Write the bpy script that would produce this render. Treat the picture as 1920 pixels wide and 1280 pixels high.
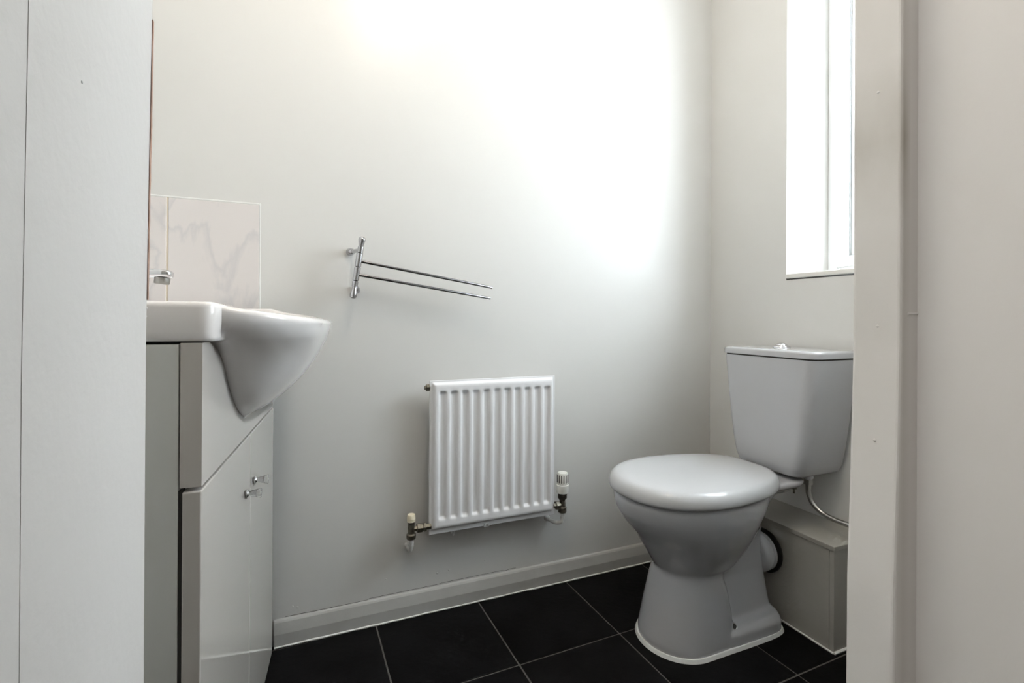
import bpy, bmesh, math, random
from mathutils import Vector, Matrix
random.seed(7)
for o in list(bpy.data.objects): bpy.data.objects.remove(o)
scene = bpy.context.scene
col = scene.collection
PI = math.pi

# ------------------------------------------------------------------ camera
EYE = Vector((0, 0, 0.8606))
yaw, pitch, roll = 0.39664, -0.00192, -0.00525
fw = Vector((math.sin(yaw)*math.cos(pitch), math.cos(yaw)*math.cos(pitch), -math.sin(pitch)))
r0 = Vector((math.cos(yaw), -math.sin(yaw), 0)); d0 = fw.cross(r0)
rt = math.cos(roll)*r0 + math.sin(roll)*d0
dn = -math.sin(roll)*r0 + math.cos(roll)*d0
cam = bpy.data.cameras.new('camera'); cam.sensor_width = 36.0
cam.lens = 915.47/1920*36.0
cam.shift_y = -(640-596.18)/1920
cam.clip_start = 0.02; cam.clip_end = 100
camo = bpy.data.objects.new('camera', cam); col.objects.link(camo)
camo.matrix_world = Matrix(((rt.x, -dn.x, -fw.x, EYE.x), (rt.y, -dn.y, -fw.y, EYE.y), (rt.z, -dn.z, -fw.z, EYE.z), (0, 0, 0, 1)))
scene.camera = camo

# ------------------------------------------------------------------ sky, lamps, exposure
w = bpy.data.worlds.new('sky'); scene.world = w; w.use_nodes = True
nt = w.node_tree; nt.nodes.clear()
bg = nt.nodes.new('ShaderNodeBackground'); ow = nt.nodes.new('ShaderNodeOutputWorld')      # white overcast
nt.links.new(bg.outputs[0], ow.inputs[0]); bg.inputs[0].default_value = (.85, .915, 1.0, 1)
bg.inputs[1].default_value = 15.0

def lamp(name, kind, energy, color, loc, rot=None, size=None, aim=None):
    l = bpy.data.lights.new(name, kind); l.energy = energy; l.color = color
    o = bpy.data.objects.new(name, l); col.objects.link(o); o.location = loc
    if size:
        if kind == 'AREA': l.shape = 'DISK'; l.size = size
        elif kind == 'SUN': l.angle = size
        else: l.shadow_soft_size = size
    if aim is not None: o.rotation_euler = Vector(aim).to_track_quat('-Z', 'Y').to_euler()
    return o
lamp('ceiling_lamp', 'POINT', 13.0, (1.0, .90, .755), (.30, .60, 2.20), size=.13)
lamp('hall_fill_light', 'POINT', 17.0, (1.0, .95, .91), (-.90, -.30, 1.95), size=.12)  # added unseen fill behind the camera, brightens the door jambs
vs = scene.view_settings
vs.view_transform = 'Standard'; vs.look = 'None'; vs.gamma = 1.0; vs.use_curve_mapping = False
vs.exposure = 0.33

# ------------------------------------------------------------------ materials
MAT = {}
def mat(name, color, rough=.5, metal=0, coat=0, bump=0, bscale=200, var=0, vscale=6, spec=.5, trans=0, ior=1.5, bdist=.002):
    m = bpy.data.materials.new(name); m.use_nodes = True; n = m.node_tree.nodes; L = m.node_tree.links
    b = n['Principled BSDF']
    b.inputs['Base Color'].default_value = (*color, 1); b.inputs['Roughness'].default_value = rough
    b.inputs['Metallic'].default_value = metal; b.inputs['Coat Weight'].default_value = coat
    b.inputs['Specular IOR Level'].default_value = spec; b.inputs['Transmission Weight'].default_value = trans
    b.inputs['IOR'].default_value = ior
    b.inputs['Coat Roughness'].default_value = .04
    tcn = n.new('ShaderNodeTexCoord')
    if var:
        nz = n.new('ShaderNodeTexNoise'); nz.inputs['Scale'].default_value = vscale; nz.inputs['Detail'].default_value = 6
        L.new(tcn.outputs['Object'], nz.inputs['Vector'])
        rp = n.new('ShaderNodeValToRGB'); rp.color_ramp.elements[0].position = .3; rp.color_ramp.elements[1].position = .7
        rp.color_ramp.elements[0].color = (*[c*(1-var) for c in color], 1)
        rp.color_ramp.elements[1].color = (*[min(1, c*(1+var)) for c in color], 1)
        L.new(nz.outputs['Fac'], rp.inputs[0]); L.new(rp.outputs[0], b.inputs['Base Color'])
    if bump:
        nz2 = n.new('ShaderNodeTexNoise'); nz2.inputs['Scale'].default_value = bscale; nz2.inputs['Detail'].default_value = 3
        L.new(tcn.outputs['Object'], nz2.inputs['Vector'])
        bp = n.new('ShaderNodeBump'); bp.inputs['Strength'].default_value = bump; bp.inputs['Distance'].default_value = bdist
        L.new(nz2.outputs['Fac'], bp.inputs['Height']); L.new(bp.outputs[0], b.inputs['Normal'])
    MAT[name] = m
    return m
mat('wall_paint', (.70, .688, .668), .25, spec=.15, bump=.03, bscale=160, var=.012, vscale=3)
mat('jamb_paint', (.80, .785, .765), .38, bump=.10, bscale=110, var=.03, vscale=5)
mat('wall_end_paint', (.69, .665, .645), .45, bump=.10, bscale=170, var=.015, vscale=8)
mat('gloss_wood', (.80, .785, .75), .28, bump=.15, bscale=40, var=.03, vscale=12)
mat('hall_paint', (.40, .395, .38), .5, bump=.08, bscale=160)
mat('skirting_gloss', (.50, .49, .47), .30, bump=.12, bscale=40, var=.05, vscale=14)
mat('ceiling_paint', (.68, .68, .67), .7, bump=.2, bscale=90)
mat('slate', (.0045, .0046, .005), .5, bump=.45, bscale=60, var=.5, vscale=9, spec=.07)
mat('grout', (.11, .104, .094), .9, bump=.4, bscale=300, var=.2, vscale=30)
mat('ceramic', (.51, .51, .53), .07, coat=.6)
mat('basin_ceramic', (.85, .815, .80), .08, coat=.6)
mat('seat_plastic', (.58, .585, .60), .20, coat=.25)
mat('gloss_panel', (.56, .525, .49), .05, coat=0, spec=.85)
mat('carcass', (.66, .66, .63), .35)
mat('dark_gap', (.03, .028, .025), .8)
mat('chrome', (.72, .72, .74), .06, metal=1)
mat('rail_chrome', (.50, .50, .52), .10, metal=1)
mat('arm_chrome', (.22, .22, .225), .20, metal=1)
mat('steel', (.42, .41, .39), .32, metal=1)
mat('zinc', (.72, .74, .75), .4, metal=.3)
mat('old_brass', (.17, .155, .125), .42, metal=.8, var=.4, vscale=120)
mat('radiator_enamel', (.84, .835, .85), .30, coat=.2)
mat('pipe_paint', (.66, .65, .63), .5, var=.15, vscale=80)
mat('cream_plastic', (.80, .72, .55), .35)
mat('valve_plastic', (.78, .77, .72), .35)
mat('upvc', (.86, .87, .88), .25)
mat('sealant', (.82, .82, .80), .4, bump=.5, bscale=90)
mat('seal_grey', (.45, .46, .47), .6)
mat('rubber', (.012, .012, .012), .45)
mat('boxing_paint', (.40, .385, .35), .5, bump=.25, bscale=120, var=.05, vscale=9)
mat('bare_wood', (.42, .26, .20), .7, var=.3, vscale=60)
mat('tile_grout', (.74, .66, .55), .8)
mat('knob_acrylic', (.92, .92, .92), .03, trans=.92, ior=1.45)
mat('outer_wall', (.55, .5, .45), .8)
# glazed marble wall tile
m = mat('marble_tile', (.76, .715, .70), .12, coat=.5); n = m.node_tree.nodes; L = m.node_tree.links; b = n['Principled BSDF']
tcn = n.new('ShaderNodeTexCoord'); mp = n.new('ShaderNodeMapping'); mp.inputs['Rotation'].default_value = (0, .7, 0); mp.inputs['Scale'].default_value = (1, 1, .45)
nz = n.new('ShaderNodeTexNoise'); nz.inputs['Scale'].default_value = 9; nz.inputs['Detail'].default_value = 10; nz.inputs['Distortion'].default_value = .4
rp = n.new('ShaderNodeValToRGB'); e = rp.color_ramp.elements
e[0].position = .45; e[0].color = (.76, .715, .70, 1); e[1].position = .50; e[1].color = (.67, .64, .64, 1)
e2 = e.new(.53); e2.color = (.76, .715, .70, 1)
L.new(tcn.outputs['Object'], mp.inputs[0]); L.new(mp.outputs[0], nz.inputs['Vector']); L.new(nz.outputs['Fac'], rp.inputs[0]); L.new(rp.outputs[0], b.inputs['Base Color'])
# thin window glass
m = bpy.data.materials.new('window_glass'); m.use_nodes = True; n = m.node_tree.nodes; L = m.node_tree.links; n.clear()
tr = n.new('ShaderNodeBsdfTransparent'); gl = n.new('ShaderNodeBsdfGlossy'); gl.inputs['Roughness'].default_value = .03
mx = n.new('ShaderNodeMixShader'); mx.inputs[0].default_value = .07; om = n.new('ShaderNodeOutputMaterial')
tr.inputs[0].default_value = (.96, .98, .97, 1)
L.new(tr.outputs[0], mx.inputs[1]); L.new(gl.outputs[0], mx.inputs[2]); L.new(mx.outputs[0], om.inputs[0]); MAT['window_glass'] = m
# stop with old grime in the corner where it meets the lining (stain with a shape of its own)
m = mat('grimy_lining', (.80, .775, .745), .4, bump=.08, bscale=110); n = m.node_tree.nodes; L = m.node_tree.links; b = n['Principled BSDF']
tcn = n.new('ShaderNodeTexCoord'); sp = n.new('ShaderNodeSeparateXYZ'); L.new(tcn.outputs['Object'], sp.inputs[0])
def mth(op, a, bb):
    k = n.new('ShaderNodeMath'); k.operation = op; k.use_clamp = False
    for i, v in enumerate((a, bb)):
        if isinstance(v, (int, float)): k.inputs[i].default_value = v
        else: L.new(v, k.inputs[i])
    return k.outputs[0]
nz = n.new('ShaderNodeTexNoise'); nz.inputs['Scale'].default_value = 14; nz.inputs['Detail'].default_value = 5
mp = n.new('ShaderNodeMapping'); mp.inputs['Scale'].default_value = (1, 1, .35); L.new(tcn.outputs['Object'], mp.inputs[0]); L.new(mp.outputs[0], nz.inputs['Vector'])
dz = mth('ABSOLUTE', mth('SUBTRACT', sp.outputs['Z'], 1.05), 0)
fz = mth('MAXIMUM', mth('SUBTRACT', 1.0, mth('MULTIPLY', dz, 9.0)), .22)
dx = mth('ABSOLUTE', mth('SUBTRACT', sp.outputs['X'], .5615), 0)
fx = mth('MAXIMUM', mth('SUBTRACT', 1.0, mth('MULTIPLY', dx, 95.0)), 0.0)
fac = mth('MULTIPLY', mth('MULTIPLY', fz, fx), mth('MULTIPLY', nz.outputs['Fac'], 1.6))
mixc = n.new('ShaderNodeMix'); mixc.data_type = 'RGBA'; mixc.inputs[6].default_value = (.80, .775, .745, 1); mixc.inputs[7].default_value = (.30, .26, .19, 1)
L.new(fac, mixc.inputs[0]); L.new(mixc.outputs[2], b.inputs['Base Color'])

# ------------------------------------------------------------------ helpers
def tag(o, label=None, cat=None, group=None, kind=None):
    if label: o['label'] = label
    if cat: o['category'] = cat
    if group: o['group'] = group
    if kind: o['kind'] = kind
    return o
def thing(name, label, cat, loc=(0, 0, 0), rz=0, group=None):
    o = bpy.data.objects.new(name, None); col.objects.link(o); o.location = loc; o.rotation_euler = (0, 0, rz); o.empty_display_size = .05
    return tag(o, label, cat, group)
def rootmat(o):
    M = Matrix.LocRotScale(o.location, o.rotation_euler, None)
    return rootmat(o.parent) @ M if o.parent else M
def obj(name, bm, material, parent=None, world=False, smooth=None, bevel=0, bseg=2, label=None):
    """link a bmesh as ONE object; smooth = auto-smooth angle in degrees; world: verts are in world space"""
    bmesh.ops.recalc_face_normals(bm, faces=bm.faces)
    me = bpy.data.meshes.new(name); bm.to_mesh(me); bm.free()
    o = bpy.data.objects.new(name, me); col.objects.link(o); me.materials.append(MAT[material])
    if parent:
        o.parent = parent
        if world: me.transform(rootmat(parent).inverted())
    if bevel:
        md = o.modifiers.new('bevel', 'BEVEL'); md.width = bevel; md.segments = bseg; md.limit_method = 'ANGLE'; md.angle_limit = math.radians(40)
    if smooth:
        for p in me.polygons: p.use_smooth = True
        bm2 = bmesh.new(); bm2.from_mesh(me)
        a = math.radians(smooth)
        for e in bm2.edges:
            if len(e.link_faces) == 2 and e.calc_face_angle(0) > a: e.smooth = False
        bm2.to_mesh(me); bm2.free()
    if label: o['label'] = label
    return o
def struct(name, bm, material, **k):
    o = obj(name, bm, material, **k); o['kind'] = 'structure'; return o
def B(): return bmesh.new()
def box(bm, x0, x1, y0, y1, z0, z1):
    v = [bm.verts.new((x, y, z)) for z in (z0, z1) for y in (y0, y1) for x in (x0, x1)]
    for f in ((0, 2, 3, 1), (4, 5, 7, 6), (0, 1, 5, 4), (2, 6, 7, 3), (0, 4, 6, 2), (1, 3, 7, 5)): bm.faces.new([v[i] for i in f])
    return bm
def loft(bm, rings, cap0=True, cap1=True):
    vs = [[bm.verts.new(p) for p in r] for r in rings]; N = len(rings[0])
    for a, b in zip(vs, vs[1:]):
        for i in range(N): bm.faces.new((a[i], a[(i+1) % N], b[(i+1) % N], b[i]))
    if cap0: bm.faces.new(vs[0][::-1])
    if cap1: bm.faces.new(vs[-1])
    return bm
def prism(bm, pts, axis, a, b):
    """extrude polygon pts (2D) along axis from a to b"""
    def P(p, t): return {'x': (t, p[0], p[1]), 'y': (p[0], t, p[1]), 'z': (p[0], p[1], t)}[axis]
    return loft(bm, [[P(p, a) for p in pts], [P(p, b) for p in pts]])
def lathe(bm, prof, origin, axis, seg=24):
    """prof = [(r, t)] along axis vector from origin"""
    ax = Vector(axis).normalized(); o = Vector(origin)
    u = ax.orthogonal().normalized(); v = ax.cross(u)
    rings = [[tuple(o + ax*t + (u*math.cos(2*PI*i/seg) + v*math.sin(2*PI*i/seg))*max(r, 1e-5)) for i in range(seg)] for r, t in prof]
    return loft(bm, rings)
def tube(bm, pts, r, seg=10, smooth_n=0):
    P = [Vector(p) for p in pts]
    if smooth_n:                                                     # Catmull-Rom
        Q = []
        E = [P[0]*2-P[1]] + P + [P[-1]*2-P[-2]]
        for i in range(1, len(E)-2):
            for k in range(smooth_n):
                t = k/smooth_n; a, b, c, d = E[i-1:i+3]
                Q.append(.5*((2*b)+(c-a)*t+(2*a-5*b+4*c-d)*t*t+(3*b-a-3*c+d)*t**3))
        Q.append(P[-1]); P = Q
    rr = r if isinstance(r, (list, tuple)) else [r]*len(P)
    T = [(P[min(i+1, len(P)-1)]-P[max(i-1, 0)]).normalized() for i in range(len(P))]
    u = T[0].orthogonal().normalized(); rings = []
    for p, t, q in zip(P, T, rr):
        u = (u - t*u.dot(t)).normalized(); v = t.cross(u)
        rings.append([tuple(p+(u*math.cos(2*PI*i/seg)+v*math.sin(2*PI*i/seg))*q) for i in range(seg)])
    return loft(bm, rings)
def interp(x, tab):
    if x <= tab[0][0]: return tab[0][1]
    for (a, b), (c, d) in zip(tab, tab[1:]):
        if x <= c: return b+(d-b)*(x-a)/(c-a)
    return tab[-1][1]

# ------------------------------------------------------------------ the room
YB, XR = 1.424, 1.416                 # painted face of the wall with the radiator; of the wall with the window
CEIL = 2.36
VR = math.radians(-4.45)              # the left wall and the vanity run a little out of square
VN = Vector((-.128, .754, 0))         # near front corner of the vanity
VU = Vector((math.sin(-VR), math.cos(VR), 0)); VO = Vector((math.cos(VR), -math.sin(-VR), 0))
def van(t, s, z): return VN + VO*t + VU*s + Vector((0, 0, z))
WL0 = van(-.290, -.62, 0); WL1 = van(-.290, .68, 0)

# back wall
wb = struct('wall_back', box(B(), -.62, 1.75, YB, YB+.12, -.1, CEIL), 'wall_paint')
# left wall (a slab standing out of square)
bm = B(); a, b_ = WL0, WL1; nn = -VO*.12
prism(bm, [(a.x, a.y), (b_.x, b_.y), ((b_+nn).x, (b_+nn).y), ((a+nn).x, (a+nn).y)], 'z', -.1, CEIL)
struct('wall_left', bm, 'wall_paint')
# right wall with window opening
WY0, WY1, WZ0, WZ1, WT = .36, 1.105, .990, 2.03, .262
bm = B()
box(bm, XR, XR+WT, .20, WY0, -.1, CEIL); box(bm, XR, XR+WT, WY1, YB+.12, -.1, CEIL)
box(bm, XR, XR+WT, WY0, WY1, -.1, WZ0); box(bm, XR, XR+WT, WY0, WY1, WZ1, CEIL)
struct('wall_right', bm, 'wall_paint')
# ceiling over WC and hall
struct('ceiling', box(B(), -1.2, 1.75, -1.6, YB+.12, CEIL, CEIL+.1), 'ceiling_paint')
# door wall (front), pieces left and right of the opening and the header
JL, JR = -.089, .557                  # left wall end face and right stop face
YF = .3535                            # room-side face of the front wall
bm = B()
box(bm, -.62, JL-.034, .105, YF-.004, -.1, CEIL); box(bm, .612, XR, .105, YF-.004, -.1, CEIL); box(bm, JL-.034, .612, .105, YF-.004, 2.04, CEIL)
struct('wall_front', bm, 'hall_paint')
# hall behind the camera
bm = B(); box(bm, -1.2, -1.1, -1.6, .105, -.1, CEIL); struct('wall_hall_left', bm, 'hall_paint')
bm = B(); box(bm, 1.55, 1.65, -1.6, .105, -.1, CEIL); struct('wall_hall_right', bm, 'hall_paint')
bm = B(); box(bm, -1.1, 1.55, -1.6, -1.5, -.1, CEIL); struct('wall_hall_rear', bm, 'hall_paint')
bm = B(); box(bm, -1.1, -.62, .105, .2, -.1, CEIL); box(bm, XR, 1.55, .105, .2, -.1, CEIL); struct('wall_hall_front', bm, 'hall_paint')

# floor: grout bed with slate tiles laid 1.4 degrees off square
fl = struct('floor', box(B(), -1.1, 1.70, -1.5, YB+.1, -.12, -.0022), 'grout')
TR = .02366; c_, s_ = math.cos(TR), math.sin(TR); GX, GY, GS, GAP = .2156, 1.1034, .303, .0042
def clip(poly, nx, ny, d):            # keep nx*x+ny*y <= d
    out = []
    for i, p in enumerate(poly):
        q = poly[(i+1) % len(poly)]; a = nx*p[0]+ny*p[1]-d; b2 = nx*q[0]+ny*q[1]-d
        if a <= 0: out.append(p)
        if a*b2 < 0: t = a/(a-b2); out.append((p[0]+(q[0]-p[0])*t, p[1]+(q[1]-p[1])*t))
    return out
dl = WL0.x*VO.x+WL0.y*VO.y
for i in range(-4, 6):
    for j in range(-5, 2):
        x0, x1, y0, y1 = GX+i*GS+GAP/2, GX+(i+1)*GS-GAP/2, GY+j*GS+GAP/2, GY+(j+1)*GS-GAP/2
        poly = [(c_*x-s_*y, s_*x+c_*y) for x, y in ((x0, y0), (x1, y0), (x1, y1), (x0, y1))]
        poly = clip(poly, 0, 1, YB-.002); poly = clip(poly, 1, 0, XR-.002) if poly else poly
        poly = clip(poly, 0, -1, -.0) if poly else poly; poly = clip(poly, -VO.x, -VO.y, -dl-.002) if poly else poly
        if poly and max(p[1] for p in poly) < YF+.01:                 # in the doorway keep between the linings
            poly = clip(poly, -1, 0, .12)
            poly = clip(poly, 1, 0, .60) if poly else poly
        if len(poly) < 3: continue
        cx = sum(p[0] for p in poly)/len(poly); cy = sum(p[1] for p in poly)/len(poly)
        bm = B(); prism(bm, [(p[0]-cx, p[1]-cy) for p in poly], 'z', -.008, 0)
        o = obj('tile', bm, 'slate', fl, bevel=.0012, bseg=1); o.location = (cx, cy, random.uniform(-.0004, 0))

# skirting along the back wall: flat lower board, sloped upper half, caulk bead
bm = B(); YS = YB-.015
prism(bm, [(YB-.0005, .0), (YS, .0), (YS, .034), (YS+.0065, .061), (YS+.0095, .0655), (YB-.0005, .068)], 'x', van(0, .635, 0).x+.003, 1.256)
bb = struct('baseboard_back', bm, 'skirting_gloss')
bm = B(); x = -.075; pts = []
while x < 1.25:
    pts.append((x, YS-.0005, .0022+random.uniform(-.0006, .0006))); x += .02
tube(bm, pts, [random.uniform(.0022, .0034) for _ in pts], 6)
obj('caulk_bead', bm, 'sealant', bb)
# crack between plaster and skirting
bm = B(); x = -.05; zz = .0695; up, lo = [], []
while x < .62:
    if random.random() < .12: zz = .0695 + random.uniform(-.001, .0035)
    up.append((x, YB-.0006, zz+.0008)); lo.append((x, YB-.0006, zz-.0002)); x += .008
for a, b_ in zip(zip(up, lo), zip(up[1:], lo[1:])):
    bm.faces.new([bm.verts.new(p) for p in (a[0], a[1], b_[1], b_[0])])
obj('paint_crack', bm, 'dark_gap', wb)
for (x, z, r) in ((-.032, .093, .0022), (-.02, .088, .003), (.36, .105, .003), (.395, .108, .0028), (.51, .115, .002), (.21, .118, .002)):
    bm = B(); lathe(bm, [(r, 0), (r*.8, .0008), (.0001, .0013)], (x, YB, z), (0, -1, 0), 8); obj('paint_blob', bm, 'wall_paint', wb, smooth=60)

# splashback tiles on the back wall (two tiles, grout joint, sealant edging)
TY = YB-.007; TZ1 = 1.152; TZ0 = .84
XA, XB_, XC = -.385, -.3155, -.1165
for x0, x1 in ((XA, XB_-.0022), (XB_+.0022, XC)):
    bm = box(B(), x0, x1, TY, YB, TZ0, TZ1); obj('tile', bm, 'marble_tile', wb, bevel=.0012)
obj('tile_grout', box(B(), XB_-.0024, XB_+.0024, TY+.0015, YB, TZ0, TZ1), 'tile_grout', wb)
bm = B(); box(bm, XC+.0003, XC+.0035, TY+.001, YB, TZ0, TZ1+.0045); box(bm, XA, XC+.0003, TY+.001, YB, TZ1+.0003, TZ1+.0045)
obj('tile_edging', bm, 'sealant', wb, bevel=.001)

# window in the right wall
XG = 1.613
win = thing('window_1', None, None, (XG, .5*(WY0+WY1), 1.01)); win['kind'] = 'structure'
def rectframe(bm, y0, y1, z0, z1, wd, x0, x1):
    box(bm, x0, x1, y0, y0+wd, z0, z1); box(bm, x0, x1, y1-wd, y1, z0, z1)
    box(bm, x0, x1, y0+wd, y1-wd, z0, z0+wd); box(bm, x0, x1, y0+wd, y1-wd, z1-wd, z1); return bm
obj('window_frame', rectframe(B(), WY0, WY1, 1.010, WZ1, .034, XG, XG+.06), 'upvc', win, world=True, bevel=.003)
obj('window_sash', rectframe(B(), WY0+.024, WY1-.036, 1.036, WZ1-.024, .034, XG-.012, XG+.05), 'upvc', win, world=True, bevel=.004)
obj('window_seal', rectframe(B(), WY0+.0575, WY1-.0695, 1.0695, WZ1-.0575, .004, XG+.0, XG+.02), 'seal_grey', win, world=True)
obj('glazing_bead', rectframe(B(), WY0+.061, WY1-.073, 1.073, WZ1-.061, .016, XG+.004, XG+.024), 'upvc', win, world=True, bevel=.004)
obj('window_pane', box(B(), XG+.026, XG+.030, WY0+.055, WY1-.067, 1.067, WZ1-.055), 'window_glass', win, world=True)
obj('window_sill', box(B(), XR-.006, XG+.01, WY0+.001, WY1-.001, .9935, 1.0095), 'gloss_wood', win, world=True, bevel=.004, bseg=3)

# door opening: rough wall end on the left, timber lining with planted stop on the right
def bowed(bm, xs, y0, y1, zs, side):
    """vertical board whose visible face x varies slightly with height; side gives the x of its back face"""
    rings = [[(x, y0, z), (x, y1, z), (side, y1, z), (side, y0, z)] for x, z in zip(xs, zs)]
    return loft(bm, rings)
zs = [0, .45, .58, .66, .74, .84, .95, 1.10, 1.5, 2.04]
t1 = struct('trim_1', bowed(B(), [JL+d for d in (0, 0, .0004, 0, 0, 0, .0010, .0028, .003, .003)], .2163, YF, zs, JL-.034), 'wall_end_paint')
obj('lining_board', bowed(B(), [JL-.0002+d for d in (0, 0, .0004, 0, 0, 0, .0010, .0028, .003, .003)], .105, .2163, zs, JL-.034), 'wall_end_paint', t1)
bm = B(); x = JL; zz = .871
rings = []
while zz < 1.042:
    f = interp(zz, list(zip(zs, [0, 0, .0004, 0, 0, 0, .0010, .0028, .003, .003])))
    wv = .0005+random.uniform(-.0002, .0002)
    rings.append([(JL+f-.003, YF-.0002, zz), (JL+f+wv, YF-.0002, zz), (JL+f+wv, YF+.0022, zz), (JL+f-.003, YF+.0022, zz)]); zz += .008
obj('bare_edge', loft(bm, rings), 'bare_wood', t1)
for z, r in ((.866, .0011), (.861, .0008), (1.043, .0012)):
    bm = B(); lathe(bm, [(.0003, -r), (r*.8, -r*.6), (r, 0), (r*.8, r*.6), (.0003, r)], (JL-.0003, YF, z), (0, 0, 1), 8); obj('paint_drip', bm, 'wall_end_paint', t1, smooth=60)
bm = B(); lathe(bm, [(.0008, 0), (.0006, .0003), (.0002, .0004)], (JL+.0010, .2587, .959), (1, 0, 0), 8); obj('nail_mark', bm, 'hall_paint', t1, smooth=60)
t2 = struct('trim_2', box(B(), JR+.027, JR+.055, .105, YF, 0, 2.04), 'grimy_lining')
xs2 = [JR+d for d in (-.010, -.010, -.0095, -.006, -.003, 0, 0, 0, 0, 0)]
obj('door_stop', bowed(B(), xs2, .305, YF, zs, JR+.034), 'grimy_lining', t2, bevel=.0035, bseg=3)
for z in (1.103, .855, .735):
    bm = B(); lathe(bm, [(.0016, 0), (.0013, .0007), (.0003, .0010)], (JR+(0 if z > .8 else -.004), .3275, z), (-1, 0, 0), 10); obj('nail_head', bm, 'jamb_paint', t2, smooth=60)
bm = B(); tube(bm, [(JR+.010, .3046, .868), (JR+.0265, .3046, .8685)], .0010, 8); obj('paint_drip', bm, 'jamb_paint', t2, smooth=60)
t3 = struct('trim_3', box(B(), JL-.034, .612, .105, YF, 2.012, 2.04), 'jamb_paint')

# boxed-in pipework behind the toilet
bxr = thing('pipe_boxing', 'low cream painted plywood boxing behind the toilet along the wall', 'boxing', (1.337, 1.13, 0))
BX, BY0, BZ = 1.258, .842, .277
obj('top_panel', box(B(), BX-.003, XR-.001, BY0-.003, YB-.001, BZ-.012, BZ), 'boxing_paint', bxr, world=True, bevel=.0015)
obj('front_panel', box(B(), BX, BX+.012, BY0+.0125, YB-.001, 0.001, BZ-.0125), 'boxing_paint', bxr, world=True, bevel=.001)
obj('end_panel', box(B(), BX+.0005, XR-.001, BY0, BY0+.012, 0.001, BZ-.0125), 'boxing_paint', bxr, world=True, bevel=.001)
bm = B(); tube(bm, [(BX-.001, YB-.02, .002), (BX-.001, 1.2, .002), (BX-.001, 1.0, .0025), (BX-.001, BY0, .002)], .003, 6)
tube(bm, [(BX, BY0-.001, .002), (1.33, BY0-.001, .003), (XR-.01, BY0-.001, .002)], .004, 6)
obj('sealant_bead', bm, 'sealant', bxr, world=True)

# ------------------------------------------------------------------ vanity unit
W = .632; SC = .318
van_o = thing('vanity_unit', 'cream gloss two-door vanity cabinet under the white basin', 'cabinet', VN, VR)
FZ = .637; TOPZ = .827
bm = B()
box(bm, -.285, -.027, .0005, .016, .0, TOPZ-.002); obj('side_panel', bm, 'carcass', van_o, bevel=.0008)
bm = B(); box(bm, -.285, -.027, W-.018, W-.002, .0, TOPZ-.002); obj('side_panel', bm, 'carcass', van_o, bevel=.0008)
obj('base_panel', box(B(), -.285, -.027, .0165, W-.0185, .05, .066), 'carcass', van_o)
obj('back_panel', box(B(), -.285, -.279, .0165, W-.0185, .067, .64), 'carcass', van_o)
# bowl outline against the front panel: half width by height
WTAB = [(.664, .012), (.671, .028), (.683, .066), (.699, .104), (.7386, .158), (.773, .188), (.80, .213), (.824, .256), (.84, .285), (.87, .300)]
# U-shaped cut in the front panel
cut = []
for k in range(25):
    z = .660+(TOPZ-.660)*k/24; wz = interp(z+.006, WTAB)+.011
    cut.append((wz, z))
pts = [(0.0, FZ), (W, FZ), (W, TOPZ)] + [(SC+wz, z) for wz, z in cut[::-1] if SC+wz < W-.002] + [(SC-wz, z) for wz, z in cut if SC-wz > .002] + [(0.0, TOPZ)]
bm = B(); prism(bm, pts, 'x', -.025, 0.0)
bmesh.ops.triangulate(bm, faces=[f for f in bm.faces if len(f.verts) > 4])
obj('front_panel', bm, 'gloss_panel', van_o)
DG = .334
def door(s0, s1, knob_s):
    bm = box(B(), -.0225, .0, s0, s1, .006, FZ-.0055)
    d = obj('door', bm, 'gloss_panel', van_o, bevel=.0022, bseg=3)
    bm = B(); lathe(bm, [(.0045, 0), (.0062, .0012), (.0085, .0025), (.0085, .0040), (.0052, .0058), (.0046, .0070)], (0, knob_s, .531), (1, 0, 0), 20)
    obj('knob_collar', bm, 'chrome', d, smooth=40)
    bm = B(); lathe(bm, [(.0042, .0058), (.0048, .009), (.0090, .0270), (.0087, .0280), (.0002, .0282)], (0, knob_s, .531), (1, 0, 0), 20)
    obj('knob', bm, 'knob_acrylic', d, smooth=40)
    return d
door(.0, DG-.0012, .281); door(DG+.0012, W, .364)
obj('door_gap_shade', box(B(), -.0268, -.0228, .0015, .016, .006, FZ-.004), 'dark_gap', van_o)  # dark filler stands in for the shade in the gap behind the door

# ------------------------------------------------------------------ basin: one lofted shell
ba = thing('wash_basin', 'white ceramic semi-recessed basin with bulging bowl on the vanity cabinet', 'basin', VN, VR)
TTAB = [(.664, -.03), (.672, -.012), (.679, .008), (.692, .038), (.7209, .0727), (.7538, .1038), (.7918, .1284), (.830, .1464), (.854, .1521), (.872, .149)]
CT = -.055                                     # polar centre (t), s = SC
NTH = 288
def soft(z, tab): return sum(interp(z+d, tab) for d in (-.012, -.008, -.004, 0, .004, .008, .012))/7
def plan_bowl(z, back=.20):
    """outline of the bulging bowl at height z: list of (t, s) by polar angle about (CT, SC)"""
    wz, tz = soft(z, WTAB), soft(z, TTAB)
    poly = []
    n = 72
    e = interp(z, [(.67, 1.0), (.76, .95), (.83, .84), (.87, .80)])
    for k in range(n+1):
        a = -PI/2+PI*k/n
        c, s = math.cos(a), math.sin(a)
        poly.append((max(tz, -.012)*abs(c)**(e), SC+wz*(1 if s > 0 else -1)*abs(s)))
    for k in range(1, n):
        a = PI/2+PI*k/n; poly.append((back*interp(z, [(.66, .15), (.70, .5), (.8, .9)])*math.cos(a), SC+wz*math.sin(a)))
    return poly
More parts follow.
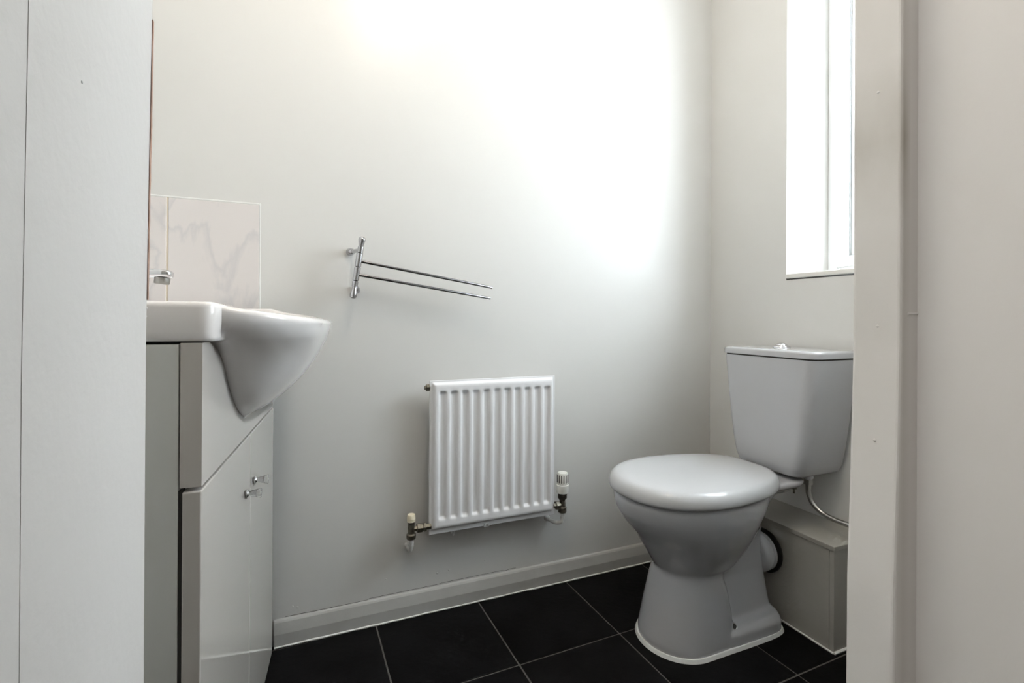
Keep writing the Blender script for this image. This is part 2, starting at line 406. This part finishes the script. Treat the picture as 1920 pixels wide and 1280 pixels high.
def slab_poly():
    """basin deck outline: flat-fronted slab with rounded front corners"""
    p = []; t0, t1 = -.285, .013; s0, s1 = .0, W; r = .014
    p.append((t0, s0))
    for k in range(9): a = -PI/2+PI/2*k/8; p.append((t1-r+r*math.cos(a), s0+r+r*math.sin(a)))
    for k in range(9): a = PI/2*k/8; p.append((t1-r+r*math.cos(a), s1-r+r*math.sin(a)))
    p.append((t0, s1))
    return p
def resample(poly, n=NTH):
    """cast rays from (CT, SC) to the polygon"""
    out = []
    for i in range(n):
        a = 2*PI*i/n; dx, dy = math.cos(a), math.sin(a); best = 0
        for p, q in zip(poly, poly[1:]+poly[:1]):
            ax, ay = p[0]-CT, p[1]-SC; ex, ey = q[0]-p[0], q[1]-p[1]
            den = dx*ey-dy*ex
            if abs(den) < 1e-12: continue
            t = (ax*ey-ay*ex)/den; u = (ax*dy-ay*dx)/den
            if t > 0 and -1e-9 <= u <= 1+1e-9: best = max(best, t)
        out.append(best)
    return out
def ringpts(R, zf, scale=1.0, lim=None):
    pts = []
    for i, r in enumerate(R):
        a = 2*PI*i/len(R); t = CT+r*scale*math.cos(a); s = SC+r*scale*math.sin(a)
        pts.append((t, s, zf(t, s)))
    return pts
def rimz(t, s):                                  # the rim falls a little towards the front of the bowl
    f = max(0, min(1, (t-.004)/.022)); f = f*f*(3-2*f)
    return .882-.0050*f-max(0, t-.013)*.142
rings = []
for z in (.672, .676, .683, .692, .705, .7209, .7386, .7538, .773, .7918, .81, .822):
    R = resample(plan_bowl(z)); rings.append(ringpts(R, lambda t, s, z=z: z))
slab = resample(slab_poly())
def smax(a, b, k=.012):                          # rounded union
    h = max(0, k-abs(a-b))/k; return max(a, b)+h*h*k*.25
def union(z): return [smax(a, b) for a, b in zip(resample(plan_bowl(z)), slab)]
for z, off in ((.8275, None), (.8285, .006), (.8300, .0015)):
    b2 = resample(plan_bowl(z)); rr = []
    for a, c in zip(b2, slab):
        rr.append(a if off is None else smax(a, c)-(off*min(1, (c-a)/.03) if c > a else 0))
    rings.append(ringpts(rr, lambda t, s, z=z: z))
for z in (.8335, .842, .851): rings.append(ringpts(union(z), lambda t, s, z=z: z))
deck = union(.856)
rings.append(ringpts(deck, lambda t, s: rimz(t, s)-.008))
rings.append(ringpts([r-.0012 for r in deck], lambda t, s: rimz(t, s)-.004))
rings.append(ringpts([r-.004 for r in deck], lambda t, s: rimz(t, s)-.0012))
rings.append(ringpts([r-.009 for r in deck], lambda t, s: rimz(t, s)))
inner = []
for i in range(NTH):
    a = 2*PI*i/NTH; inner.append(min(deck[i]-.020, 1/math.sqrt((math.cos(a)/(.178 if math.cos(a) > 0 else .115))**2+(math.sin(a)/.228)**2)))
rings.append(ringpts([r+.006 for r in inner], lambda t, s: rimz(t, s)-.0005))
rings.append(ringpts(inner, lambda t, s: rimz(t, s)-.005))
for sc_, dz_ in ((.93, .03), (.82, .06), (.67, .085), (.47, .103), (.24, .113), (.07, .116)):
    rings.append(ringpts(inner, lambda t, s, d=dz_: .872-d, sc_))
obj('basin_bowl', loft(B(), rings), 'basin_ceramic', ba, smooth=50)
bm = B(); lathe(bm, [(.0205, 0), (.022, .0015), (.016, .003), (.0003, .0035)], (CT, SC, .7565), (0, 0, 1), 20); obj('waste_plug', bm, 'chrome', ba, smooth=40)

# ------------------------------------------------------------------ tap
tp = thing('basin_tap', 'chrome mixer tap with flat spout on the basin deck', 'tap', van(-.232, SC, .8818), VR)
bm = B(); lathe(bm, [(.027, .0), (.027, .006), (.0225, .010), (.0215, .065), (.0235, .072), (.0225, .082), (.001, .0835)], (0, 0, 0), (0, 0, 1), 28); obj('tap_body', bm, 'chrome', tp, smooth=35)
bm = B(); rg = []
for x, z, hw, hh in ((.010, .046, .0125, .011), (.040, .0545, .0125, .0100), (.070, .0590, .0130, .0085), (.088, .0592, .0140, .0078), (.096, .0588, .0135, .0074), (.1005, .0583, .0115, .0066), (.103, .0580, .0075, .0050)):
    rg.append([(x, hw*math.copysign(abs(math.cos(a))**.6, math.cos(a)), z+hh*math.copysign(abs(math.sin(a))**.6, math.sin(a))) for a in [2*PI*i/24 for i in range(24)]])
obj('spout', loft(bm, rg), 'chrome', tp, smooth=50)
bm = B(); lathe(bm, [(.0125, .012), (.0125, .003), (.0120, .0005), (.0095, -.0002), (.0090, .0022), (.0003, .0024)], (.086, 0, .040), (.10, 0, 1), 24); obj('aerator', bm, 'steel', tp, smooth=35)
bm = B(); lathe(bm, [(.0215, 0), (.0215, .010), (.014, .018), (.001, .020)], (0, 0, .0835), (0, 0, 1), 24)
tube(bm, [(0, 0, .098), (.02, 0, .112), (.055, 0, .128)], [.007, .006, .005], 12); obj('lever', bm, 'chrome', tp, smooth=40)

# ------------------------------------------------------------------ swing-arm towel rail
top = Vector((.1355, 1.368, 1.080)); bot = Vector((.1115, 1.368, .914))
tr_ = thing('towel_rail', 'chrome two-arm swing towel rail hung crooked above the radiator', 'towel rail', (.122, YB, .914))
ax = (bot-top).normalized(); Ln = (bot-top).length
def seg(name, prof, m='rail_chrome'): obj(name, lathe(B(), prof, top, ax, 24), m, tr_, world=True, smooth=35)
seg('finial', [(.0002, 0), (.0055, .0012), (.0088, .0045), (.0095, .0085), (.0085, .014), (.0068, .021), (.0062, .0285)])
seg('collar', [(.0060, .0285), (.0080, .0288), (.0080, .0440), (.0060, .0444)])
seg('swivel_sleeve', [(.0060, .0452), (.0085, .0456), (.0085, .0820), (.0060, .0824)])
seg('swivel_sleeve', [(.0060, .0838), (.0085, .0842), (.0085, .1195), (.0060, .1199)])
seg('collar', [(.0060, .1213), (.0080, .1217), (.0080, .1365), (.0060, .1368)])
seg('finial', [(.0060, .1368), (.0066, .1440), (.0082, .1540), (.0092, .1600), (.0082, .1650), (.0050, .1678), (.0002, .1682)])
seg('spindle', [(.0056, .028), (.0056, .138)], 'dark_gap')
def at(f): return top+ax*f
for f, (wx, wz) in ((.0365, (.1065, 1.044)), (.129, (.1255, .9385))):
    a = at(f); wpt = Vector((wx, YB, wz)); dd = wpt-a
    bm = B(); lathe(bm, [(.0055, 0), (.0055, dd.length-.02), (.0085, dd.length-.016), (.0105, dd.length-.006), (.0105, dd.length+.0)], a, dd, 20)
    obj('wall_mount', bm, 'rail_chrome', tr_, world=True, smooth=35)
for f, end in ((.0665, Vector((.5065, 1.364, .9535))), (.1035, Vector((.5025, 1.366, .9215)))):
    a = at(f); dd = end-a
    bm = B(); lathe(bm, [(.0036, .006), (.0038, .01), (.0038, dd.length-.001), (.0032, dd.length), (.0002, dd.length+.0002)], a, dd, 16)
    obj('swing_arm', bm, 'arm_chrome', tr_, world=True, smooth=40)

# ------------------------------------------------------------------ radiator
YR = 1.362
RX0, RX1, RZ0, RZ1 = .3215, .7225, .2445, .6835
ra = thing('radiator', 'small white fluted panel radiator on the back wall beside the toilet', 'radiator', (.519, YB, .2445))
bm = B()
IX0, IX1, IZ0, IZ1 = RX0+.006, RX1-.006, RZ0+.012, RZ1-.004          # pressed front
NF = 11; nx, nz_ = 154, 64
FX0, FX1 = IX0+.014, IX1-.010; pitch_ = (FX1-FX0)/NF
def sstep(a, b, x):
    t = max(0, min(1, (x-a)/(b-a))); return t*t*(3-2*t)
def depth(x, z):
    e = min(x-IX0, IX1-x, z-IZ0, IZ1-z); d = .010*(1-sstep(0, .009, e))
    ph = ((x-FX0) % pitch_)/pitch_ if FX0 <= x <= FX1 else 0
    ch = sstep(.10, .34, ph)*(1-sstep(.66, .90, ph))
    zz_ = sstep(IZ0+.026, IZ0+.040, z)*(1-sstep(IZ1-.036, IZ1-.024, z))
    return d+.0075*ch*zz_
zc = sorted(set([IZ0+(IZ1-IZ0)*k/28 for k in range(29)]+[IZ0+.026+.014*k/6 for k in range(7)]+[IZ1-.036+.012*k/6 for k in range(7)]+[IZ0+.009*k/4 for k in range(5)]+[IZ1-.009*k/4 for k in range(5)]))
xc = sorted(set([IX0+.009*k/4 for k in range(5)]+[IX1-.009*k/4 for k in range(5)]+[FX0+pitch_*(i+k/14) for i in range(NF) for k in range(14)]+[FX1]))
V = [[bm.verts.new((x, YR+depth(x, z), z)) for x in xc] for z in zc]
for j in range(len(zc)-1):
    for i in range(len(xc)-1): bm.faces.new((V[j][i], V[j][i+1], V[j+1][i+1], V[j+1][i]))
obj('front_panel', bm, 'radiator_enamel', ra, world=True, smooth=80)
obj('rim_flange', box(B(), RX0, RX1, YR+.0095, YR+.0125, RZ0, RZ1), 'radiator_enamel', ra, world=True, bevel=.0014)
obj('rear_panel', box(B(), RX0+.006, RX1-.006, YR+.0128, YR+.024, RZ0+.010, RZ1-.006), 'radiator_enamel', ra, world=True, bevel=.004)
bm = B()
for x in (.40, .64): obj('wall_bracket', box(B(), x, x+.03, YR+.0242, YB, RZ0+.05, RZ1-.06), 'steel', ra, world=True)
bm = B(); box(bm, .4870, .5030, YR+.0050, YR+.0094, RZ0-.002, RZ0+.0095); obj('bracket_clip', bm, 'zinc', ra, world=True, bevel=.001, label='bright zinc clip on the lower rim')
bm = B(); lathe(bm, [(.0022, 0), (.0022, .001), (.0003, .0012)], (.4950, YR+.0050, RZ0+.004), (0, -1, 0), 10); obj('clip_screw', bm, 'old_brass', ra, world=True)
bm = B(); tube(bm, [(.400, 1.386, RZ0+.006), (.400, 1.390, RZ0-.010), (.401, 1.398, RZ0-.022), (.402, 1.424, RZ0-.024)], .0035, 8, 4); obj('lower_bracket', bm, 'radiator_enamel', ra, world=True, smooth=60)
# blanking plug, top left
bm = B(); lathe(bm, [(.0085, .006), (.0105, .005), (.0105, -.004), (.006, -.0055), (.006, -.009), (.0003, -.0095)], (RX0-.004, YR+.016, .6635), (1, 0, 0), 6); obj('blanking_plug', bm, 'old_brass', ra, world=True)
# lockshield valve, lower left
VX, VY, VZ = .2715, 1.372, .2700
bm = B(); lathe(bm, [(.0125, -.026), (.0135, -.022), (.0135, -.014), (.0098, -.011), (.0098, .020), (.0105, .024)], (VX, VY, VZ), (0, 0, 1), 18); obj('lockshield_body', bm, 'old_brass', ra, world=True, smooth=35)
bm = B(); lathe(bm, [(.0118, .022), (.0118, .030), (.0112, .0305), (.0118, .031), (.0110, .0395), (.0095, .0420), (.0003, .0430)], (VX, VY, VZ), (0, 0, 1), 20); obj('lockshield_cap', bm, 'cream_plastic', ra, world=True, smooth=35)
bm = B(); lathe(bm, [(.0075, .006), (.0075, .016), (.0132, .0165), (.0132, .030), (.009, .031), (.009, .034), (.0125, .0345), (.0125, .042), (.008, .0425), (.008, .056)], (VX, VY, VZ), (1, 0, 0), 6); obj('union_nut', bm, 'old_brass', ra, world=True)
bm = B(); tube(bm, [(VX+.001, VY, VZ-.024), (VX+.001, VY, VZ-.047), (VX, VY+.004, VZ-.058), (VX-.002, VY+.016, VZ-.064), (VX-.004, YB, VZ-.064)], .0056, 12, 5)
for k in range(2): lathe(bm, [(.0066, 0), (.0066, .005)], (VX+.001, VY, VZ-.040-.008*k), (0, 0, 1), 12)
obj('supply_pipe', bm, 'pipe_paint', ra, world=True, smooth=60)
# thermostatic valve, right
TX, TYv, TZv = .752, 1.372, .277
bm = B(); lathe(bm, [(.0132, -.030), (.0132, -.014), (.0108, -.012), (.0090, .008), (.0108, .010), (.0108, .016)], (TX, TYv, TZv), (0, 0, 1), 6); obj('valve_body', bm, 'old_brass', ra, world=True)
bm = B(); lathe(bm, [(.0128, .014), (.0140, .016), (.0140, .028), (.0118, .0295), (.0118, .032)], (TX, TYv, TZv), (0, 0, 1), 20); obj('lock_ring', bm, 'old_brass', ra, world=True, smooth=35)
bm = B(); lathe(bm, [(.0075, .004), (.0075, .012), (.0135, .0125), (.0135, .024), (.008, .0245), (.008, .032)], (TX, TYv, TZv-.006), (-1, 0, 0), 6); obj('union_nut', bm, 'old_brass', ra, world=True)
bm = B(); lathe(bm, [(.0150, .031), (.0190, .034), (.0196, .040), (.0196, .058), (.0172, .0595), (.0170, .066), (.0172, .0925), (.0150, .0965), (.0003, .0980)], (TX, TYv, TZv), (0, 0, 1), 30)
hd = obj('thermostatic_head', bm, 'valve_plastic', ra, world=True, smooth=35)
for k in range(14):
    a = 2*PI*k/14; ca, sa = math.cos(a), math.sin(a); bm = B()
    box(bm, -.0012, .0012, -.0006, .0006, .066, .0905)
    bmesh.ops.transform(bm, matrix=Matrix.Translation((TX+.0172*ca, TYv+.0172*sa, TZv)) @ Matrix.Rotation(a+PI/2, 4, 'Z'), verts=bm.verts)
    o = obj('slot', bm, 'dark_gap', hd); o.data.transform(rootmat(ra).inverted())
bm = B(); tube(bm, [(TX, TYv, TZv-.028), (TX, TYv, TZv-.052), (TX-.003, TYv+.003, TZv-.062), (TX-.014, TYv+.014, TZv-.066), (TX-.026, TYv+.03, TZv-.064), (TX-.030, YB, TZv-.062)], .0058, 12, 5)
lathe(bm, [(.0069, 0), (.0069, .008)], (TX, TYv, TZv-.050), (0, 0, 1), 12)
obj('supply_pipe', bm, 'pipe_paint', ra, world=True, smooth=60)
bm = B(); lathe(bm, [(.0095, 0), (.0095, .006), (.006, .010)], (TX-.030, YB, TZv-.062), (0, -1, 0), 14); obj('pipe_collar', bm, 'pipe_paint', ra, world=True, smooth=40)

# ------------------------------------------------------------------ toilet
TC = 1.055
wc = thing('toilet', 'white close-coupled toilet with lid down in front of the boxing', 'toilet', (1.02, TC, 0))
def egg(x0, x1, hw, z, px=2.0, pb=2.6, xm=None, n=56, back_hw=None):
    """plan outline: rounded front at x0, squarer back at x1, widest at xm"""
    xm = xm if xm is not None else x0+(x1-x0)*.45
    out = []
    for k in range(n):
        a = 2*PI*k/n; c, s = math.cos(a), math.sin(a)
        p = px if c < 0 else pb; L_ = (xm-x0) if c < 0 else (x1-xm)
        x = xm+L_*math.copysign(abs(c)**(2/p), c); y = hw*math.copysign(abs(s)**(2/p), s)
        if back_hw is not None and c > 0: y *= 1-(1-back_hw/hw)*((x-xm)/(x1-xm))**1.4
        out.append((x, TC+y, z))
    return out
def remesh(o, vox, it, fac=.5):
    md = o.modifiers.new('r', 'REMESH'); md.mode = 'VOXEL'; md.voxel_size = vox; md.use_smooth_shade = True
    m2 = o.modifiers.new('s', 'SMOOTH'); m2.iterations = it; m2.factor = fac
    dg = bpy.context.evaluated_depsgraph_get(); dg.update()
    me = bpy.data.meshes.new_from_object(o.evaluated_get(dg)); old = o.data; o.modifiers.clear(); o.data = me
    for p in me.polygons: p.use_smooth = True
    bpy.data.meshes.remove(old)
bm = B()
# bowl
loft(bm, [egg(.905, 1.06, .045, .165), egg(.888, 1.085, .072, .180), egg(.868, 1.105, .094, .205), egg(.844, 1.13, .115, .245), egg(.818, 1.15, .135, .285),
          egg(.784, 1.165, .153, .325), egg(.764, 1.178, .162, .355), egg(.758, 1.185, .165, .375), egg(.757, 1.188, .166, .392), egg(.760, 1.186, .163, .399)])
# front pedestal
loft(bm, [egg(.832, 1.06, .108, .0, 2.0, 5), egg(.832, 1.06, .107, .02, 2.0, 5), egg(.848, 1.055, .100, .09, 2.0, 5), egg(.864, 1.045, .091, .15, 2.0, 5), egg(.876, 1.035, .083, .19, 2.0, 4), egg(.880, 1.03, .075, .23, 2.0, 3)])
# rear column and trap
loft(bm, [egg(1.00, 1.226, .080, .0, 3, 6), egg(1.00, 1.224, .068, .06, 3, 6), egg(1.00, 1.215, .050, .16, 3, 6), egg(1.00, 1.210, .046, .24, 3, 6), egg(1.00, 1.208, .058, .30, 3, 6), egg(1.00, 1.215, .088, .36, 3, 5), egg(1.00, 1.225, .105, .395, 3, 5)])
# foot flange
loft(bm, [egg(.90, 1.232, .108, .0, 2, 7), egg(.90, 1.231, .107, .036, 2, 7), egg(.92, 1.226, .094, .052, 2, 7)])
# shelf that carries the cistern
loft(bm, [egg(1.10, 1.285, .080, .372, 4, 5), egg(1.10, 1.300, .104, .392, 4, 5), egg(1.10, 1.308, .120, .403, 4, 5), egg(1.10, 1.308, .120, .4165, 4, 5)])
pan = obj('pan', bm, 'ceramic', wc, world=True)
remesh(pan, .0050, 14)
bm = B(); lathe(bm, [(.0062, 0), (.0062, .0015), (.0003, .0016)], (1.043, TC-.0935, .0535), (0.05, -.75, .66), 14); obj('fixing_hole', bm, 'dark_gap', wc, world=True)
bm = B(); lathe(bm, [(.0062, 0), (.0085, .0012), (.0085, 0)], (1.043, TC-.0935, .0537), (0.05, -.75, .66), 16); obj('fixing_washer', bm, 'steel', wc, world=True, smooth=30)
# sealant around the foot
rg = egg(.825, 1.238, .1135, .0, 2.0, 8, xm=.935, n=96); rg2 = [((x-1.03)*.985+1.03, (y-TC)*.975+TC, .009) for x, y, z in rg]; rg3 = [((x-1.03)*.95+1.03, (y-TC)*.90+TC, .009) for x, y, z in rg]
obj('sealant_skirt', loft(B(), [rg, rg2, rg3]), 'sealant', wc, world=True, smooth=60)
# seat ring and lid
def lidring(z, ins, dome=0): return [(x, y, z) for x, y, _ in egg(.750+ins, 1.226-ins, .177-ins, z, 2.15, 3.4, xm=.955, back_hw=.140-ins*.8, n=96)]
obj('seat', loft(B(), [lidring(.3995, .016), lidring(.4055, .012), lidring(.4085, .016)]), 'seat_plastic', wc, world=True, smooth=60)
rr = [lidring(.4085, .012), lidring(.4065, .004), lidring(.4075, .0012), lidring(.412, .0), lidring(.420, .0), lidring(.428, .002), lidring(.4355, .0060), lidring(.4415, .0125), lidring(.4450, .022), lidring(.4475, .040), lidring(.4495, .08), lidring(.4502, .12)]
obj('lid', loft(B(), rr), 'seat_plastic', wc, world=True, smooth=60)
for dy in (-.07, .07):
    bm = B(); tube(bm, [(1.205, TC+dy-.015, .412), (1.205, TC+dy+.015, .412)], .006, 14); lathe(bm, [(.009, 0), (.009, .004), (.006, .006)], (1.205, TC+dy, .404), (0, 0, 1), 16)
    obj('hinge', bm, 'seat_plastic', wc, world=True, smooth=50)
# cistern
CF, CBk = 1.232, 1.405
CC = 1.032
def cring(z, hw, f, inset=0):
    r = .030; p = []
    x0, x1, y0, y1 = f+inset, CBk, CC-hw+inset, CC+hw-inset
    for (cx, cy, a0) in ((x0+r, y0+r, PI), (x1-.006, y0+.006, 1.5*PI), (x1-.006, y1-.006, 0), (x0+r, y1-r, .5*PI)):
        rr_ = r if cx < (x0+x1)/2 else .006
        for k in range(7): a = a0+PI/2*k/6; p.append((cx+rr_*math.cos(a), cy+rr_*math.sin(a), z))
    # gentle bow of the front face
    return [(x-.006*(1-min(1, ((y-CC)/hw)**2)) if x < x0+.012 else x, y, z) for x, y, z in p]
cz = [(.424, .092, CF+.020), (.4275, .102, CF+.011), (.435, .109, CF+.006), (.455, .117, CF+.003), (.50, .126, CF+.001), (.56, .1345, CF), (.63, .1435, CF), (.70, .152, CF), (.7535, .1575, CF)]
obj('cistern', loft(B(), [cring(z, hw, f) for z, hw, f in cz]), 'ceramic', wc, world=True, smooth=50)
obj('cistern_gap', loft(B(), [cring(.7535, .1555, CF+.0015), cring(.7570, .1555, CF+.0015)]), 'dark_gap', wc, world=True)
lz = [(.7565, .0), (.7580, -.003), (.770, -.0035), (.7745, -.002), (.7770, .003), (.7780, .012), (.7785, .04)]
obj('cistern_lid', loft(B(), [cring(z, .158, CF, ins) for z, ins in lz]), 'ceramic', wc, world=True, smooth=50)
bm = B(); lathe(bm, [(.024, 0), (.0245, .002), (.0225, .0055), (.018, .0075), (.0165, .0078), (.0160, .0090), (.012, .0125), (.005, .0150), (.0003, .0152)], (1.325, 1.048, .7783), (0, 0, 1), 28); obj('flush_button', bm, 'chrome', wc, world=True, smooth=35)
# outlet connector into the boxing
PZ, PY = .182, 1.047
bm = B(); lathe(bm, [(.046, 0), (.052, .004), (.0555, .012), (.0555, .022), (.050, .026), (.050, .032), (.054, .034), (.054, .040), (.048, .044)], (1.203, PY, PZ), (1, 0, 0), 36); obj('outlet_collar', bm, 'seat_plastic', wc, world=True, smooth=35)
bm = B(); lathe(bm, [(.054, 0), (.0615, .001), (.0625, .006), (.060, .0112)], (1.246, PY, PZ), (1, 0, 0), 36); obj('outlet_seal', bm, 'rubber', wc, world=True, smooth=35)
# brass bolt under the shelf
bm = B(); lathe(bm, [(.0028, 0), (.0028, .022), (.0003, .0225)], (1.262, .958, .398), (0, 0, -1), 10); lathe(bm, [(.007, .004), (.007, .009)], (1.262, .958, .398), (0, 0, -1), 6); obj('cistern_bolt', bm, 'old_brass', wc, world=True)

# braided water hose from the cistern inlet
hs = thing('water_hose', 'grey braided flexible hose hanging from underside of the cistern', 'hose', (1.318, .957, .425))
HX, HY = 1.318, .957
bm = B(); lathe(bm, [(.0135, .0), (.0135, .010), (.010, .0105), (.010, .014)], (HX, HY, .4235), (0, 0, -1), 18); obj('inlet_collar', bm, 'seat_plastic', hs, world=True, smooth=35)
bm = B(); lathe(bm, [(.0128, .0145), (.0128, .028), (.0088, .0288), (.0078, .044)], (HX, HY, .4235), (0, 0, -1), 6); obj('hose_nut', bm, 'steel', hs, world=True)
bm = B(); tube(bm, [(HX, HY, .384), (HX, HY-.002, .368), (HX+.001, HY-.014, .345), (HX+.003, HY-.040, .327), (HX+.006, HY-.075, .320), (HX+.012, HY-.125, .3165), (HX+.022, HY-.180, .300), (HX+.026, HY-.205, .262), (HX+.03, HY-.215, .20), (HX+.03, HY-.215, .001)], .0068, 14, 8)
obj('hose_braid', bm, 'steel', hs, world=True, smooth=60)
